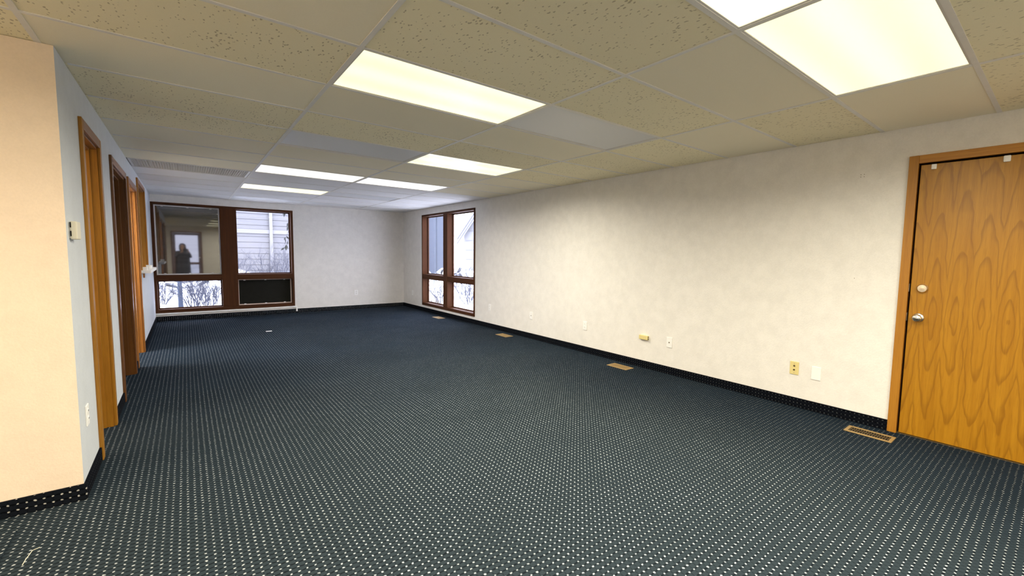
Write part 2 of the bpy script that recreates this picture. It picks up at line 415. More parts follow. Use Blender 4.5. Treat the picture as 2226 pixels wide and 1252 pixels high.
baseb('front', RD['x1']+.07, XR-BT, YF, YF+BT, M_BASEY, 'black carpet baseboard right of the entrance behind the camera')

# ------------------------------------------------------------------ ceiling
ceiling = box('ceiling', M_SLAB, XO, XR, YF, YB, H+.24, H+.29, label='suspended ceiling of beige fissured tiles in a white grid', cat='ceiling', kind='structure')
gx = lambda k: XA+k*2*G
gy = lambda r: Y0+r*G
LIGHTS = {   # (column, row): (lens, lamp colour, watts factor, label)
 (0, -3): ('B', YELLOW, 1.0, 'lit ceiling light panel cut off by the top edge of the photo'),
 (1, -3): ('Y', YELLOW, .48, 'large lit yellow ceiling light panel nearest the oak door'),
 (0, 0): ('Y', YELLOW, 1.1, 'long lit yellow ceiling light panel in the upper middle, left of an unlit one'),
 (1, 0): ('OFF', None, 0, 'unlit grey ceiling light panel right of the long lit yellow one'),
 (0, 3): ('OFF', None, 0, 'unlit grey ceiling light panel with a dark edge in the left light row'),
 (1, 3): ('Y', YELLOW, 1.2, 'lit yellow ceiling light panel right of the dark-edged unlit one'),
 (0, 6): ('W', WHITE, .35, 'dimmer lit ceiling light panel, third lit one back in the left row'),
 (1, 6): ('C', WHITE, .4, 'lit cool white ceiling light panel, the farthest lit one in the right row'),
 (0, 9): ('Y', YELLOW, .25, 'lit yellow ceiling light panel farthest from the camera, nearest the wide window'),
 (1, 9): ('OFF', None, 0, 'unlit bluish ceiling light panel beside the farthest lit yellow one'),
 (0, 12): ('OFF', None, 0, 'unlit pale ceiling light panel against the far wall above the wide window'),
 (1, 12): ('OFF', None, 0, 'unlit pale ceiling light panel against the far wall, right of the window'),
 (0, -6): ('B', YELLOW, 1.1, 'lit ceiling light panel behind the camera above the entrance'),
 (1, -6): ('B', YELLOW, 1.1, 'lit ceiling light panel behind the camera, right of the entrance'),
 (-2, -3): ('W', WARM, 1.0, 'assumed warm lit ceiling light panel, unseen, over the open area left of the camera'),  # this panel and the next are unseen, assumed for the warm light
 (-3, -1): ('W', WARM, 1.0, 'assumed warm lit ceiling light panel, unseen, in front of the near left wall'),
}
GRILLE = (-1, 7)
SMOOTH = {(1, -2), (-1, -1), (-1, 1), (0, 1), (1, 1), (2, -1), (2, -3)}
def cell(k, r):
    x0, x1, y0, y1 = gx(k), gx(k+1), gy(r), gy(r+1)
    return max(x0, XO), min(x1, XR), max(y0, YF), min(y1, YB)
full_tile = {}
FL = .012                        # half flange of a tee
def tile_mesh(w, d, m):
    key = (round(w, 4), round(d, 4), m.name)
    if key not in full_tile:
        a = MB(); g = .004
        a.box(-w/2+g, w/2-g, -d/2+g, d/2-g, .0025, .0165); full_tile[key] = a.mesh('ceiling_tile', m)
    return full_tile[key]
cols_lo = lambda r: -4 if gy(r) < YN-.05 else -1
for r in range(-8, 14):
    for k in range(cols_lo(r), 3):
        x0, x1, y0, y1 = cell(k, r)
        if x1-x0 < .05 or y1-y0 < .03: continue
        if (k, r) in LIGHTS or (k, r) == GRILLE: continue
        m = M_TILE_COOLLIT if r >= 7 else M_TILES if (k, r) in SMOOTH or r >= 4 else M_TILE  # far rows take the whiter tile with the light in its colour
        inst('ceiling_tile', tile_mesh(x1-x0, y1-y0, m), ((x0+x1)/2, (y0+y1)/2, H), ceiling)
def tee_mesh(L, along):
    key = ('tee', round(L, 4), along)
    if key not in full_tile:
        a = MB()
        if along == 'x': a.box(-L/2, L/2, -FL, FL, -.001, .0022); a.box(-L/2, L/2, -.003, .003, .0022, .04)
        else: a.box(-FL, FL, -L/2, L/2, -.0012, .002); a.box(-.003, .003, -L/2, L/2, .002, .04)
        full_tile[key] = a.mesh('grid_tee', M_TEE)
    return full_tile[key]
for k in range(-3, 3):
    x = gx(k); y1 = YB if k >= 0 else YN-.001
    inst('main_tee', tee_mesh(y1-YF, 'y'), (x, (y1+YF)/2, H), ceiling)
for r in range(-7, 14):
    y = gy(r)
    if y > YB: break
    for k in range(cols_lo(r) if y < YN else -1, 3):
        x0, x1 = max(gx(k), XO), min(gx(k+1), XR)
        if y > YN: x0 = max(x0, XL)
        if x1-x0 < .08: continue
        inst('cross_tee', tee_mesh(x1-x0-2*FL, 'x'), ((x0+x1)/2, y, H), ceiling)

# light panels
M_LENS_B = lens_mat('lens_lit_bright', (1.0, .955, .66), 1.9)
LENS = {'B': M_LENS_B, 'Y': M_LENS_Y, 'W': M_LENS_W, 'C': M_LENS_C, 'OFF': M_LENS_OFF}
def fixture_meshes(w, d, lens):
    fr = MB(); t = .016
    for (a, b, c, e) in ((-w/2, w/2, -d/2, -d/2+t), (-w/2, w/2, d/2-t, d/2), (-w/2, -w/2+t, -d/2+t, d/2-t), (w/2-t, w/2, -d/2+t, d/2-t)):
        fr.box(a, b, c, e, .002, .009)
    ln = MB(); ln.box(-w/2+t-.002, w/2-t+.002, -d/2+t-.002, d/2-t+.002, .0062, .0102)
    hs = MB()
    z0, z1 = .0105, .11
    hs.box(-w/2, w/2, -d/2, d/2, z1-.004, z1)
    for (a, b, c, e) in ((-w/2, w/2, -d/2, -d/2+.004), (-w/2, w/2, d/2-.004, d/2), (-w/2, -w/2+.004, -d/2+.004, d/2-.004), (w/2-.004, w/2, -d/2+.004, d/2-.004)):
        hs.box(a, b, c, e, z0, z1-.004)
    return fr.mesh('frame', M_METALW), ln.mesh('lens', lens), hs.mesh('housing', M_METALW)
def fixture(x0, x1, y0, y1, lens, colr, watts, label, spread=100.0, grp='ceiling light panels'):
    w, d = x1-x0-.012, y1-y0-.012; c = ((x0+x1)/2, (y0+y1)/2, H)
    key = ('fx', round(w, 3), round(d, 3), lens)
    if key not in full_tile: full_tile[key] = fixture_meshes(w, d, LENS[lens])
    e = empty('ceiling_light', c, label=label, cat='ceiling light', group=grp)
    for nm, me in zip(('frame', 'lens', 'housing'), full_tile[key]): inst(nm, me, c, e)
    if watts > 0:
        la = bpy.data.lights.new('lamp', 'AREA'); la.shape = 'RECTANGLE'; la.size = w-.06; la.size_y = d-.06
        la.energy = watts; la.color = colr; la.spread = math.radians(spread)
        lo = bpy.data.objects.new('lamp', la); COL.objects.link(lo); lo.parent = e; lo.location = (0, 0, .0045)
    return e
for (k, r), (ln, c, wf, lab) in LIGHTS.items():
    x0, x1, y0, y1 = cell(k, r)
    fixture(x0, x1, y0, y1, ln, c, LAMP_W*wf, lab, spread=(165 if r > 4 else 166 if r >= 0 else 160) if k >= 0 and r > -5 else 172)
# small rooms on the left
box('ceiling_small_rooms', M_TILES, XO, XL-.12, YN+.12, YB, H, H+.02, label='plain ceiling over the small rooms on the left', cat='ceiling', kind='structure')
def assumed_room_lamp(y, watts, c, lab):  # unseen room lights
    e = empty('ceiling_light', (-1.7, y, H), label=lab, cat='ceiling light', group='assumed ceiling lights of the small rooms')
    a = MB(); a.box(-2.3, -1.1, y-.3, y+.3, H-.05, H); a.build('frame', M_METALW, e)
    a = MB(); a.box(-2.26, -1.14, y-.26, y+.26, H-.056, H-.051); a.build('lens', M_LENS_W, e)
    la = bpy.data.lights.new('lamp', 'AREA'); la.shape = 'RECTANGLE'; la.size = 1.1; la.size_y = .5; la.energy = watts; la.color = c
    lo = bpy.data.objects.new('lamp', la); COL.objects.link(lo); lo.parent = e; lo.location = (0, 0, -.058)
assumed_room_lamp(4.0, 24, WARM, 'assumed ceiling light inside the first small room')
assumed_room_lamp(6.9, 110, WHITE, 'assumed ceiling light inside the third small room')
assumed_room_lamp(8.9, 20, WHITE, 'added ceiling light in the room behind the pass-through')

# assumed globe lamp over the open area on the left, added for its warm light
def assumed_globe_lamp(x, y, c, strength, lab, drop=.20):
    e = empty('assumed_globe_lamp', (x, y, H), label=lab, cat='lamp')
    a = MB(); a.lathe((x, y, H), (0, 0, -1), [(0, .06), (.015, .06), (.02, .01), (drop-.03, .01), (drop-.025, .035), (drop, .04), (drop+.005, 0)], 18); a.build('canopy_and_stem', M_BRASS, e)
    a = MB(); a.lathe((x, y, H-drop), (0, 0, -1), [(0, .04)]+[(.14-.14*math.cos(q*math.pi/12), .14*math.sin(q*math.pi/12)) for q in range(2, 12)]+[(.28, 0)], 24)
    m = NT('lit_globe'); m.base((.8, .75, .65), .4); m.p.inputs['Emission Color'].default_value = (*c, 1); m.p.inputs['Emission Strength'].default_value = strength
    a.build('globe', m.m, e, smooth=True)
assumed_globe_lamp(-2.0, 1.0, (1, .74, .44), 42, 'assumed warm globe lamp, unseen, hanging left of the camera')

# return air grille in the ceiling
x0, x1, y0, y1 = cell(*GRILLE); x0 = XL
e = empty('return_air_grille', ((x0+x1)/2, (y0+y1)/2, H), label='perforated grey air grille in the ceiling above the second doorway', cat='vent')
a = MB()
for q in ((x0+.006, x1-.014, y0+.014, y0+.04), (x0+.006, x1-.014, y1-.04, y1-.014), (x0+.006, x0+.03, y0+.04, y1-.04), (x1-.04, x1-.014, y0+.04, y1-.04)): a.box(*q, H+.002, H+.008)
a.build('frame', M_METALW, e)
a = MB()
n = int((x1-x0-.08)/.024)
for i in range(n+1): xx = x0+.035+i*.024; a.box(xx, xx+.004, y0+.04, y1-.04, H+.004, H+.014)
for i in range(int((y1-y0-.08)/.024)+1): yy = y0+.045+i*.024; a.box(x0+.03, x1-.04, yy, yy+.004, H+.005, H+.013)
a.build('grille_core', M_METALW, e)
box('duct_back', M_BRONZE, x0+.006, x1-.014, y0+.014, y1-.014, H+.06, H+.064, e)

# ------------------------------------------------------------------ windows
def window(name, axis, c, s, a0, a1, z0, z1, m0, m1, panes, mlev, label, kinds, beads):
    """axis: normal of the wall; c: wall face; s: outward sign; a: along the wall; m0,m1: mullion"""
    def bx(nm, mat, aa, ab, da, db, za, zb, parent, b=.003):
        if axis == 'y': return box(nm, mat, aa, ab, c+s*da, c+s*db, za, zb, parent, b)
        return box(nm, mat, c+s*da, c+s*db, aa, ab, za, zb, parent, b)
    loc = ((a0+a1)/2, c, 0) if axis == 'y' else (c, (a0+a1)/2, 0)
    e = empty(name, loc, label=label, cat='window', kind='structure')
    D0, D1, T = -.014, .150, .040
    bx('stile', M_WALNUT, a0, a0+T, D0, D1, z0, z1, e); bx('stile', M_WALNUT, a1-T, a1, D0, D1, z0, z1, e)
    bx('mullion', M_WALNUT, m0, m1, D0+.004, D1, z0+.06, z1-T, e)
    bx('top_rail', mlev, a0+T, a1-T, D0, D1, z1-T, z1, e); bx('bottom_rail', mlev, a0+T, a1-T, D0, D1, z0, z0+.06, e)
    R0, R1 = .742, .848
    for aa, ab in ((a0+T, m0), (m1, a1-T)): bx('middle_rail', mlev, aa, ab, D0+.008, D1, R0, R1, e)
    zs = {'U': (R1, z1-T), 'L': (z0+.06, R0)}
    for i, (aa, ab) in enumerate(((a0+T, m0), (m1, a1-T))):
        for q in 'UL':
            za, zb = zs[q]; kd = kinds[(i, q)]; bd = beads.get((i, q))
            s_ = e
            g = .020
            bm_ = bd or M_WALNUT
            pa = MB()
            def q4(A0, A1, Z0, Z1):
                if axis == 'y': pa.box(A0, A1, c+s*.118, c+s*.140, Z0, Z1)
                else: pa.box(c+s*.118, c+s*.140, A0, A1, Z0, Z1)
            q4(aa, aa+g, za, zb); q4(ab-g, ab, za, zb); q4(aa+g, ab-g, za, za+g); q4(aa+g, ab-g, zb-g, zb)
            bead = pa.build('glazing_bead', bm_, e)
            if bd is not None:      # pale clips along the bead
                for fr in (.12, .5, .86):
                    for zz in (za+g, zb-g):
                        mid = aa+(ab-aa)*fr
                        bx('glazing_clip', M_BEAD, mid-.018, mid+.018, .108, .119, zz-.010, zz+.010, bead, .003)
            bx('panel' if kd is M_PANELBLK else 'pane', kd, aa+g*.6, ab-g*.6, .126, .130, za+g*.6, zb-g*.6, e, 0)
    return e
window('window_1', 'y', YB, 1, BW['x0'], BW['x1'], BW['z0'], BW['z1'], .548, .808, None, M_WALNUTX,
       'wide dark brown four-pane window in the far wall, one pane dark, one blocked black',
       {(0, 'U'): M_DARKPANE, (0, 'L'): M_GLASS, (1, 'U'): M_GLASS, (1, 'L'): M_PANELBLK}, {(0, 'U'): M_BEAD, (1, 'L'): M_PINKBEAD})
window('window_2', 'x', XR, 1, RW['y0'], RW['y1'], RW['z0'], RW['z1'], 8.068, 8.248, None, M_WALNUTY,
       'brown four-pane window in the right wall, seen at an angle',
       {(0, 'U'): M_GLASS, (0, 'L'): M_GLASS, (1, 'U'): M_GLASS, (1, 'L'): M_GLASS}, {})

# white raceway under the wide window
e = empty('cable_raceway', (.7, YB, .12), label='thin white raceway running under the wide far window', cat='raceway')
box('channel', M_WHITE, XL+.001, 1.850, YB-.022, YB, .118, .146, e, .003)
box('drop_end', M_WHITE, 1.830, 1.858, YB-.026, YB-BT, .035, .118, e, .003)

# ------------------------------------------------------------------ oak door in the right wall
e = empty('door_1', (XR, .30, 0), label='flush golden oak door with nickel knob and deadbolt', cat='door', kind='structure')
cw, cp = .056, .016
a = MB(); a.box(XR-cp, XR, DR['y1']-.006, DR['y1']-.006+cw, 0, DR['z1']+.052, .003); a.build('side_casing', M_OAKZ, e)
a = MB(); a.box(XR-cp, XR, DR['y0']+.006-cw, DR['y0']+.006, 0, DR['z1']+.052, .003); a.build('side_casing', M_OAKZ, e)
a = MB(); a.box(XR-cp+.001, XR, DR['y0']+.006, DR['y1']-.006, DR['z1']-.006, DR['z1']+.052, .003); a.build('head_casing', M_OAKY, e)
box('jamb', M_DKZ, XR, XR+.13, DR['y1']-.006, DR['y1'], 0, DR['z1'], e); box('jamb', M_DKZ, XR, XR+.13, DR['y0'], DR['y0']+.006, 0, DR['z1'], e)
box('head_jamb', M_DKZ, XR, XR+.13, DR['y0']+.006, DR['y1']-.006, DR['z1']-.006, DR['z1'], e)
a = MB(); a.box(XR+.058, XR+.075, DR['y0']+.006, DR['y1']-.006, 0, DR['z1']-.006); a.build('stop_back', M_BLACK, e)
box('threshold', M_BRONZE, XR+.001, XR+.149, DR['y0']+.006, DR['y1']-.006, -.05, .004, e)
leaf = MB(); leaf.box(XR+.010, XR+.054, DR['y0']+.014, DR['y1']-.016, .008, DR['z1']-.018, .002)
leaf = leaf.build('door_leaf', M_OAKD, e, label='flush oak veneer leaf with tall arched grain')
def knob(y, z):
    a = MB(); a.lathe((XR+.010, y, z), (-1, 0, 0), [(0, .033), (.006, .033), (.010, .028), (.012, .013), (.030, .012), (.036, .020), (.046, .0265), (.056, .0275), (.064, .024), (.067, .016), (.068, .009), (.0705, .008), (.071, 0)], 28)
    k = a.build('door_knob', M_STEEL, leaf, smooth=True, label='round satin nickel knob with lock button')
def deadbolt(y, z):
    a = MB(); a.lathe((XR+.010, y, z), (-1, 0, 0), [(0, .033), (.010, .033), (.018, .029), (.022, .026), (.0225, .010), (.0235, .010), (.024, 0)], 28)
    a.box(XR-.0150, XR-.0135, y-.0012, y+.0012, z-.006, z+.006)
    a.build('deadbolt', M_STEEL, leaf, smooth=False, label='round nickel deadbolt cylinder')
knob(.692, .905); deadbolt(.683, 1.124)
box('door_bumper', M_WHITE, XR-.002, XR+.010, .664, .692, 1.988, 2.024, leaf, .003, label='small white plastic catch at the top corner')
box('door_bumper', M_WHITE, XR-.004, XR+.010, .306, .340, 1.985, 2.027, leaf, .008, label='rounded white plastic catch at the top')
for z in (1.124, .905): box('strike_plate', M_STEEL, XR+.004, XR+.050, DR['y1']-.0085, DR['y1']-.0062, z-.03, z+.03, e)

# ------------------------------------------------------------------ doorways in the left wall
def doorway(name, y0, y1, z1, mz, my, lab, sill=None, cw=.057):
    e = empty(name, (XL, (y0+y1)/2, 0), label=lab, cat='doorway', kind='structure')
    zb = 0 if sill is None else sill
    x0, x1 = XL-.12, XL; cp = .017; J = .018
    for xa, xb in ((x1, x1+cp), (x0-cp, x0)):
        a = MB(); a.box(xa, xb, y0-cw, y0+.004, zb, z1+cw, .003); a.build('side_casing', mz, e)
        a = MB(); a.box(xa, xb, y1-.004, y1+cw, zb, z1+cw, .003); a.build('side_casing', mz, e)
        a = MB(); a.box(xa, xb, y0+.004, y1-.004, z1-.004, z1+cw, .003); a.build('head_casing', my, e)
    box('jamb', mz, x0, x1, y0, y0+J, zb, z1, e); box('jamb', mz, x0, x1, y1-J, y1, zb, z1, e)
    box('head_jamb', my, x0, x1, y0+J, y1-J, z1-J, z1, e)
    if sill is None:
        xs = XL-.072
        box('door_stop', mz, xs, xs+.034, y0+J, y0+J+.011, zb, z1-J, e, .002); box('door_stop', mz, xs, xs+.034, y1-J-.011, y1-J, zb, z1-J, e, .002)
        box('door_stop', my, xs, xs+.034, y0+J+.011, y1-J-.011, z1-J-.011, z1-J, e, .002)
    return e
doorway('door_2', *LD[0], M_OAKL, M_STY, 'open doorway with orange wood trim nearest the camera on the left')
doorway('door_3', *LD[1], M_DKZ, M_STY, 'dark open doorway, second from the camera on the left')
doorway('door_4', *LD[2], M_STZ, M_STY, 'open doorway with reddish wood trim, third from the camera on the left')
doorway('window_3', PT[0], PT[1], PT[3], M_OAKZ, M_STY, 'wood-trimmed pass-through opening above the ledge in the left wall', sill=PT[2])

e = empty('pass_through_ledge', (XL, 8.2, 1.0), label='white ledge projecting from the wall below the pass-through', cat='shelf')
box('ledge_board', M_WHITE, XL+.0005, -.365, 7.58, 8.92, 1.005, 1.045, e, .004)
box('ledge_board_inner', M_WHITE, XL-.13, XL+.0005, PT[0]+.02, PT[1]-.02, 1.005, 1.045, e)
box('bracket', M_STZ, XL+.0175, XL+.034, 7.62, 7.70, .945, 1.004, e, .003)
a = MB(); a.box(-.455, -.405, 7.62, 7.72, 1.0455, 1.085, .006)
a.build('small_box', M_WHITE, None, label='small white box on the near end of the ledge', cat='box')
a = MB(); a.lathe((-.415, 8.25, 1.0455), (0, 0, 1), [(0, .026), (.004, .030), (.045, .036), (.05, .036), (.05, .032), (.012, .026), (.012, 0)], 20)
a.build('paper_cup', M_WHITE, None, smooth=True, label='small white cup standing on the ledge behind the white box', cat='cup')

# thermostat
e = empty('thermostat', (XL, 3.28, 1.42), label='beige thermostat on the left wall near the corner', cat='thermostat')
box('wall_plate', M_METALW, XL, XL+.004, 3.240, 3.400, 1.378, 1.462, e, .001)
cov = MB(); cov.box(XL+.004, XL+.031, 3.235, 3.335, 1.372, 1.466, .006); cov = cov.build('cover', M_BEIGE, e)
for z in (1.447, 1.402): box('side_slot', M_BLACK, XL+.0045, XL+.009, 3.2335, 3.2375, z-.014, z+.014, cov, .0008)

# wall plates --------------------------------------------------------------
def plate_right(y, z, lab, m=M_WHITE, kind='duplex', w=.072, h=.117):
    e = empty('wall_outlet' if kind != 'blank' else 'blank_wall_plate', (XR, y, z), label=lab, cat='outlet' if kind != 'blank' else 'wall plate', group='wall plates along the right wall')
    box('plate', m, XR-.0065, XR, y-w/2, y+w/2, z-h/2, z+h/2, e, .003)
    if kind == 'duplex':
        for dz in (-.022, .022):
            a = MB(); a.lathe((XR-.0062, y, z+dz), (-1, 0, 0), [(0, .0165), (.002, .0165), (.0025, .015), (.0026, 0)], 16); r = a.build('receptacle', m, e)
            for dy in (-.006, .006): box('slot', M_BLACK, XR-.0096, XR-.0086, y+dy-.001, y+dy+.001, z+dz-.001, z+dz+.007, r)
    elif kind == 'coax':
        for dz in (-.016, .020):
            a = MB(); a.lathe((XR-.0062, y, z+dz), (-1, 0, 0), [(0, .0075), (.004, .0075), (.0041, 0)], 14); a.build('jack', M_BRONZE, e)
    elif kind == 'jack':
        box('jack', M_BRONZE, XR-.0085, XR-.006, y-.006, y+.006, z-.006, z+.006, e)
    for dz in ((0,) if kind == 'duplex' else (-.042, .042)):
        a = MB(); a.lathe((XR-.0062, y, z+dz), (-1, 0, 0), [(0, .0032), (.001, .003), (.0011, 0)], 10); a.build('screw', M_STEEL if kind == 'coax' else m, e)
plate_right(9.843, .372, 'white outlet between the far corner and the right window')
plate_right(6.464, .372, 'white outlet just nearer than the right window')
plate_right(5.275, .366, 'white outlet low on the right wall beside the third floor register', kind='jack')
plate_right(4.097, .369, 'white outlet low on the right wall, farther than the ivory jack box')
plate_right(2.778, .362, 'white plate with one small jack just nearer than the ivory jack box', kind='jack')
plate_right(1.494, .350, 'ivory plate with two round jacks low on the right wall', M_IVORY, 'coax')
plate_right(1.322, .338, 'plain white blank plate between ivory plate and oak door', M_WHITE, 'blank')
e = empty('phone_jack_box', (XR, 3.112, .368), label='ivory surface-mounted jack box low on the right wall', cat='jack box')
box('cover', M_IVORY, XR-.030, XR, 3.055, 3.178, .343, .392, e, .004)
for z in (.357, .378): box('port', M_BLACK, XR-.022, XR-.008, 3.0535, 3.0565, z-.006, z+.006, e)
# far wall outlet
e = empty('wall_outlet', (3.10, YB, .385), label='white outlet low on the far wall near the corner', cat='outlet')
box('plate', M_WHITE, 3.06, 3.14, YB-.0065, YB, .325, .445, e, .003)
for dz in (-.022, .022):
    a = MB(); a.lathe((3.10, YB-.0062, .385+dz), (0, -1, 0), [(0, .0165), (.002, .0165), (.0026, 0)], 16); a.build('receptacle', M_METALW, e)
# left wall outlet
e = empty('wall_outlet', (XL, 3.367, .398), label='white outlet low on the left wall beside the first doorway', cat='outlet')
box('plate', M_WHITE, XL, XL+.0065, 3.331, 3.403, .340, .456, e, .003)
for dz in (-.022, .022):
    a = MB(); a.lathe((XL+.0062, 3.367, .398+dz), (1, 0, 0), [(0, .0165), (.002, .0165), (.0026, 0)], 16); r = a.build('receptacle', M_WHITE, e)
    for dy in (-.006, .006): box('slot', M_BLACK, XL+.0085, XL+.0095, 3.367+dy-.001, 3.367+dy+.001, .398+dz-.001, .398+dz+.007, r)
# anchor holes left in the right wall
for dy, dz in ((-.011, .009), (.011, .009), (-.011, -.009), (.011, -.009), (.003, -.819)):
    a = MB(); a.lathe((XR-.0004, 1.098+dy, 1.996+dz), (-1, 0, 0), [(0, .0028), (.0008, .0024), (.0009, 0)], 8); a.build('anchor_hole', M_BRONZE, wall_right)

# ------------------------------------------------------------------ floor registers
def register(y, lab, L=.292, Wd=.148, x=4.045):
    e = empty('floor_register', (x, y, 0), label=lab, cat='vent', group='floor registers along the right wall')
    a = MB(); t = .022; z0, z1 = .0006, .007
    a.box(x-Wd/2, x+Wd/2, y-L/2, y-L/2+t, z0, z1, .002); a.box(x-Wd/2, x+Wd/2, y+L/2-t, y+L/2, z0, z1, .002)
    a.box(x-Wd/2, x-Wd/2+t, y-L/2+t, y+L/2-t, z0, z1, .002); a.box(x+Wd/2-t, x+Wd/2, y-L/2+t, y+L/2-t, z0, z1, .002)
    a.build('frame', M_BRASS, e)
    a = MB()
    n = 16
    for i in range(n):
        yy = y-L/2+t+(L-2*t)*(i+.5)/n
        a.box(x-Wd/2+t, x+Wd/2-t, yy-.0035, yy+.0035, .0012, .0052)
    a.box(x-.004, x+.004, y-L/2+t, y+L/2-t, .0012, .0058)
    a.build('louver_grid', M_BRONZE if L > .28 and y < 2 else M_BRASS, e)
    box('damper', M_BLACK, x-Wd/2+t, x+Wd/2-t, y-L/2+t, y+L/2-t, .0005, .0011, e)
register(.878, 'tan floor register with dark louvers beside the oak door')
register(3.300, 'tan floor register below the ivory jack box')
register(5.715, 'small-looking tan floor register halfway along the right wall')
register(8.060, 'faint floor register in front of the right window')

# loose things on the floor
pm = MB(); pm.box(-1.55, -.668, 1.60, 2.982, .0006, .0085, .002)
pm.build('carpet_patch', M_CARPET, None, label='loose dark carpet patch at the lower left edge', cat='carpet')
a = MB(); a.tube([(-.585, 2.64, .002), (-.583, 2.68, .003), (-.580, 2.71, .002), (-.576, 2.745, .003), (-.556, 2.757, .002)], .0014, 5)
a.build('loose_thread', M_BEIGE, None, label='pale loose thread on the carpet near the lower left corner', cat='thread')
a = MB(); a.box(.99, 1.075, 8.15, 8.20, .0006, .003, .001)
a.build('paper_scrap', M_WHITE, None, label='small pale paper scrap on the far carpet', cat='paper')

# ------------------------------------------------------------------ glazed entrance behind the camera
e = empty('door_5', (.06, YF, 0), label='glazed entrance door behind the camera, reflected in the dark pane', cat='door', kind='structure')
x0, x1, z1 = RD['x0'], RD['x1'], RD['z1']
for xa, xb in ((x0-.06, x0), (x1, x1+.06)): box('side_casing', M_DKZ, xa, xb, YF, YF+.016, 0, z1+.06, e, .003)
box('head_casing', M_STY, x0, x1, YF, YF+.016, z1, z1+.06, e, .003)
for xa, xb in ((x0+.002, x0+.08), (x1-.08, x1-.002)): box('stile', M_DKZ, xa, xb, YF-.09, YF-.045, .01, z1-.004, e, .003)
for za, zb in ((.01, .25), (.68, .78), (z1-.10, z1-.004)): box('rail', M_DKZ, x0+.08, x1-.08, YF-.09, YF-.045, za, zb, e, .003)
for za, zb in ((.25, .68), (.78, z1-.10)): box('pane', M_GLASST, x0+.08, x1-.08, YF-.070, YF-.065, za, zb, e)
a = MB(); a.lathe((x1-.04, YF-.045, .98), (0, 1, 0), [(0, .03), (.008, .03), (.01, .012), (.03, .012), (.036, .022), (.05, .027), (.06, .022), (.062, 0)], 18); a.build('door_knob', M_STEEL, e, smooth=True)

# ------------------------------------------------------------------ outside
GZ = -.12
def ground_z(x, y): return GZ
a = MB(); a.box(-40, 50, YB+.2, 60, GZ-.2, GZ); a.box(XR+.2, 50, -40, YB+.2, GZ-.2, GZ); a.box(-40, XR+.2, -40, YF-.2, GZ-.2, GZ)
a.build('ground', M_SNOW, None, label='snow-covered ground outside the windows', cat='ground', kind='structure')

def bank(x0, x1, y0, y1, h, lab):
    rnd = random.Random(int(x0*10+y0)); m = MB(); nx, ny = 28, 8
    P = [[(x0+(x1-x0)*i/nx, y0+(y1-y0)*j/ny, GZ-.02+h*math.sin(math.pi*j/ny)**.8*(.75+.25*math.sin(i*.9)+rnd.uniform(-.08, .08))) for i in range(nx+1)] for j in range(ny+1)]
    for j in range(ny):
        for i in range(nx): m.quad([P[j][i], P[j][i+1], P[j+1][i+1], P[j+1][i]])
    me = m.mesh('snow_bank', M_SNOW, True); b2 = bmesh.new(); b2.from_mesh(me); bmesh.ops.remove_doubles(b2, verts=b2.verts, dist=1e-5); b2.to_mesh(me); b2.free()
    o = bpy.data.objects.new('snow_bank', me); COL.objects.link(o); tag(o, lab, 'snow bank')
bank(-4, 5, 14.9, 16.6, .95, 'bank of snow in front of the pale house')
bank(6.5, 9.8, 15.2, 17.2, .9, 'bank of snow in front of the blue-grey shed')

# pale house behind the far window
e = empty('neighbour_house', (2, 17.2, GZ), label='pale sided house seen through the far window behind shrubs', cat='house')
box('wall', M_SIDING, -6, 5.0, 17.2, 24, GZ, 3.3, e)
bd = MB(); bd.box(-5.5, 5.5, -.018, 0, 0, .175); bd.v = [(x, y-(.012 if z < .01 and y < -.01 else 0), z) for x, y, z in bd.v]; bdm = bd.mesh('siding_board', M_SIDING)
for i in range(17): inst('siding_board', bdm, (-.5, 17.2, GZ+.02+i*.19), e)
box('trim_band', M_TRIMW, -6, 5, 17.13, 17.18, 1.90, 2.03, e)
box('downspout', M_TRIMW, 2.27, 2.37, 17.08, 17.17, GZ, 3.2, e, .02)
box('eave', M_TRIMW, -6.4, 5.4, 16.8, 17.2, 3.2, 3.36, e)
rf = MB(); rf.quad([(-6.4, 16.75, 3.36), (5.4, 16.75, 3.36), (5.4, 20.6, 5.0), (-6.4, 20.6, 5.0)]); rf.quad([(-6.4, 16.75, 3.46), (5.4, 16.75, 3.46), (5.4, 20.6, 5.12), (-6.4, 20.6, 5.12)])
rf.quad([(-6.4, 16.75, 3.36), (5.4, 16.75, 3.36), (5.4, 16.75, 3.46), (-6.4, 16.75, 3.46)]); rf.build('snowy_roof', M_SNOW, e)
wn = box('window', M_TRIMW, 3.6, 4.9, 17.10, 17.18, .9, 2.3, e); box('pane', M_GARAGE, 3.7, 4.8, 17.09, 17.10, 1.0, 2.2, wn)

# blue-grey shed and white house beyond the right window
e = empty('shed', (8, 20.5, GZ), label='blue-grey board shed seen through the right window', cat='shed')
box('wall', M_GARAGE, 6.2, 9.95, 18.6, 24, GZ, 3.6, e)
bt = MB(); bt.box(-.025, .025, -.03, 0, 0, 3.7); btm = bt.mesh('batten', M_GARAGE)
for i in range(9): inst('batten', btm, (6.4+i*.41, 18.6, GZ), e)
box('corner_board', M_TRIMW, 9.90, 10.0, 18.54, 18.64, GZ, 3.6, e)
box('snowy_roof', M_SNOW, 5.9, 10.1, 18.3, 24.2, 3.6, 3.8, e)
e = empty('gabled_house', (24, 24, GZ), label='white gabled house far beyond the right window', cat='house')
hx, hy0, hy1 = 19.0, 24.5, 33.0
g = MB(); ym = (hy0+hy1)/2
g.quad([(hx, hy0, GZ), (hx, hy1, GZ), (hx, hy1, 2.9), (hx, ym, 6.0), (hx, hy0, 2.9)]); g.quad([(hx, hy0, GZ), (hx+9, hy0, GZ), (hx+9, hy0, 2.9), (hx, hy0, 2.9)])
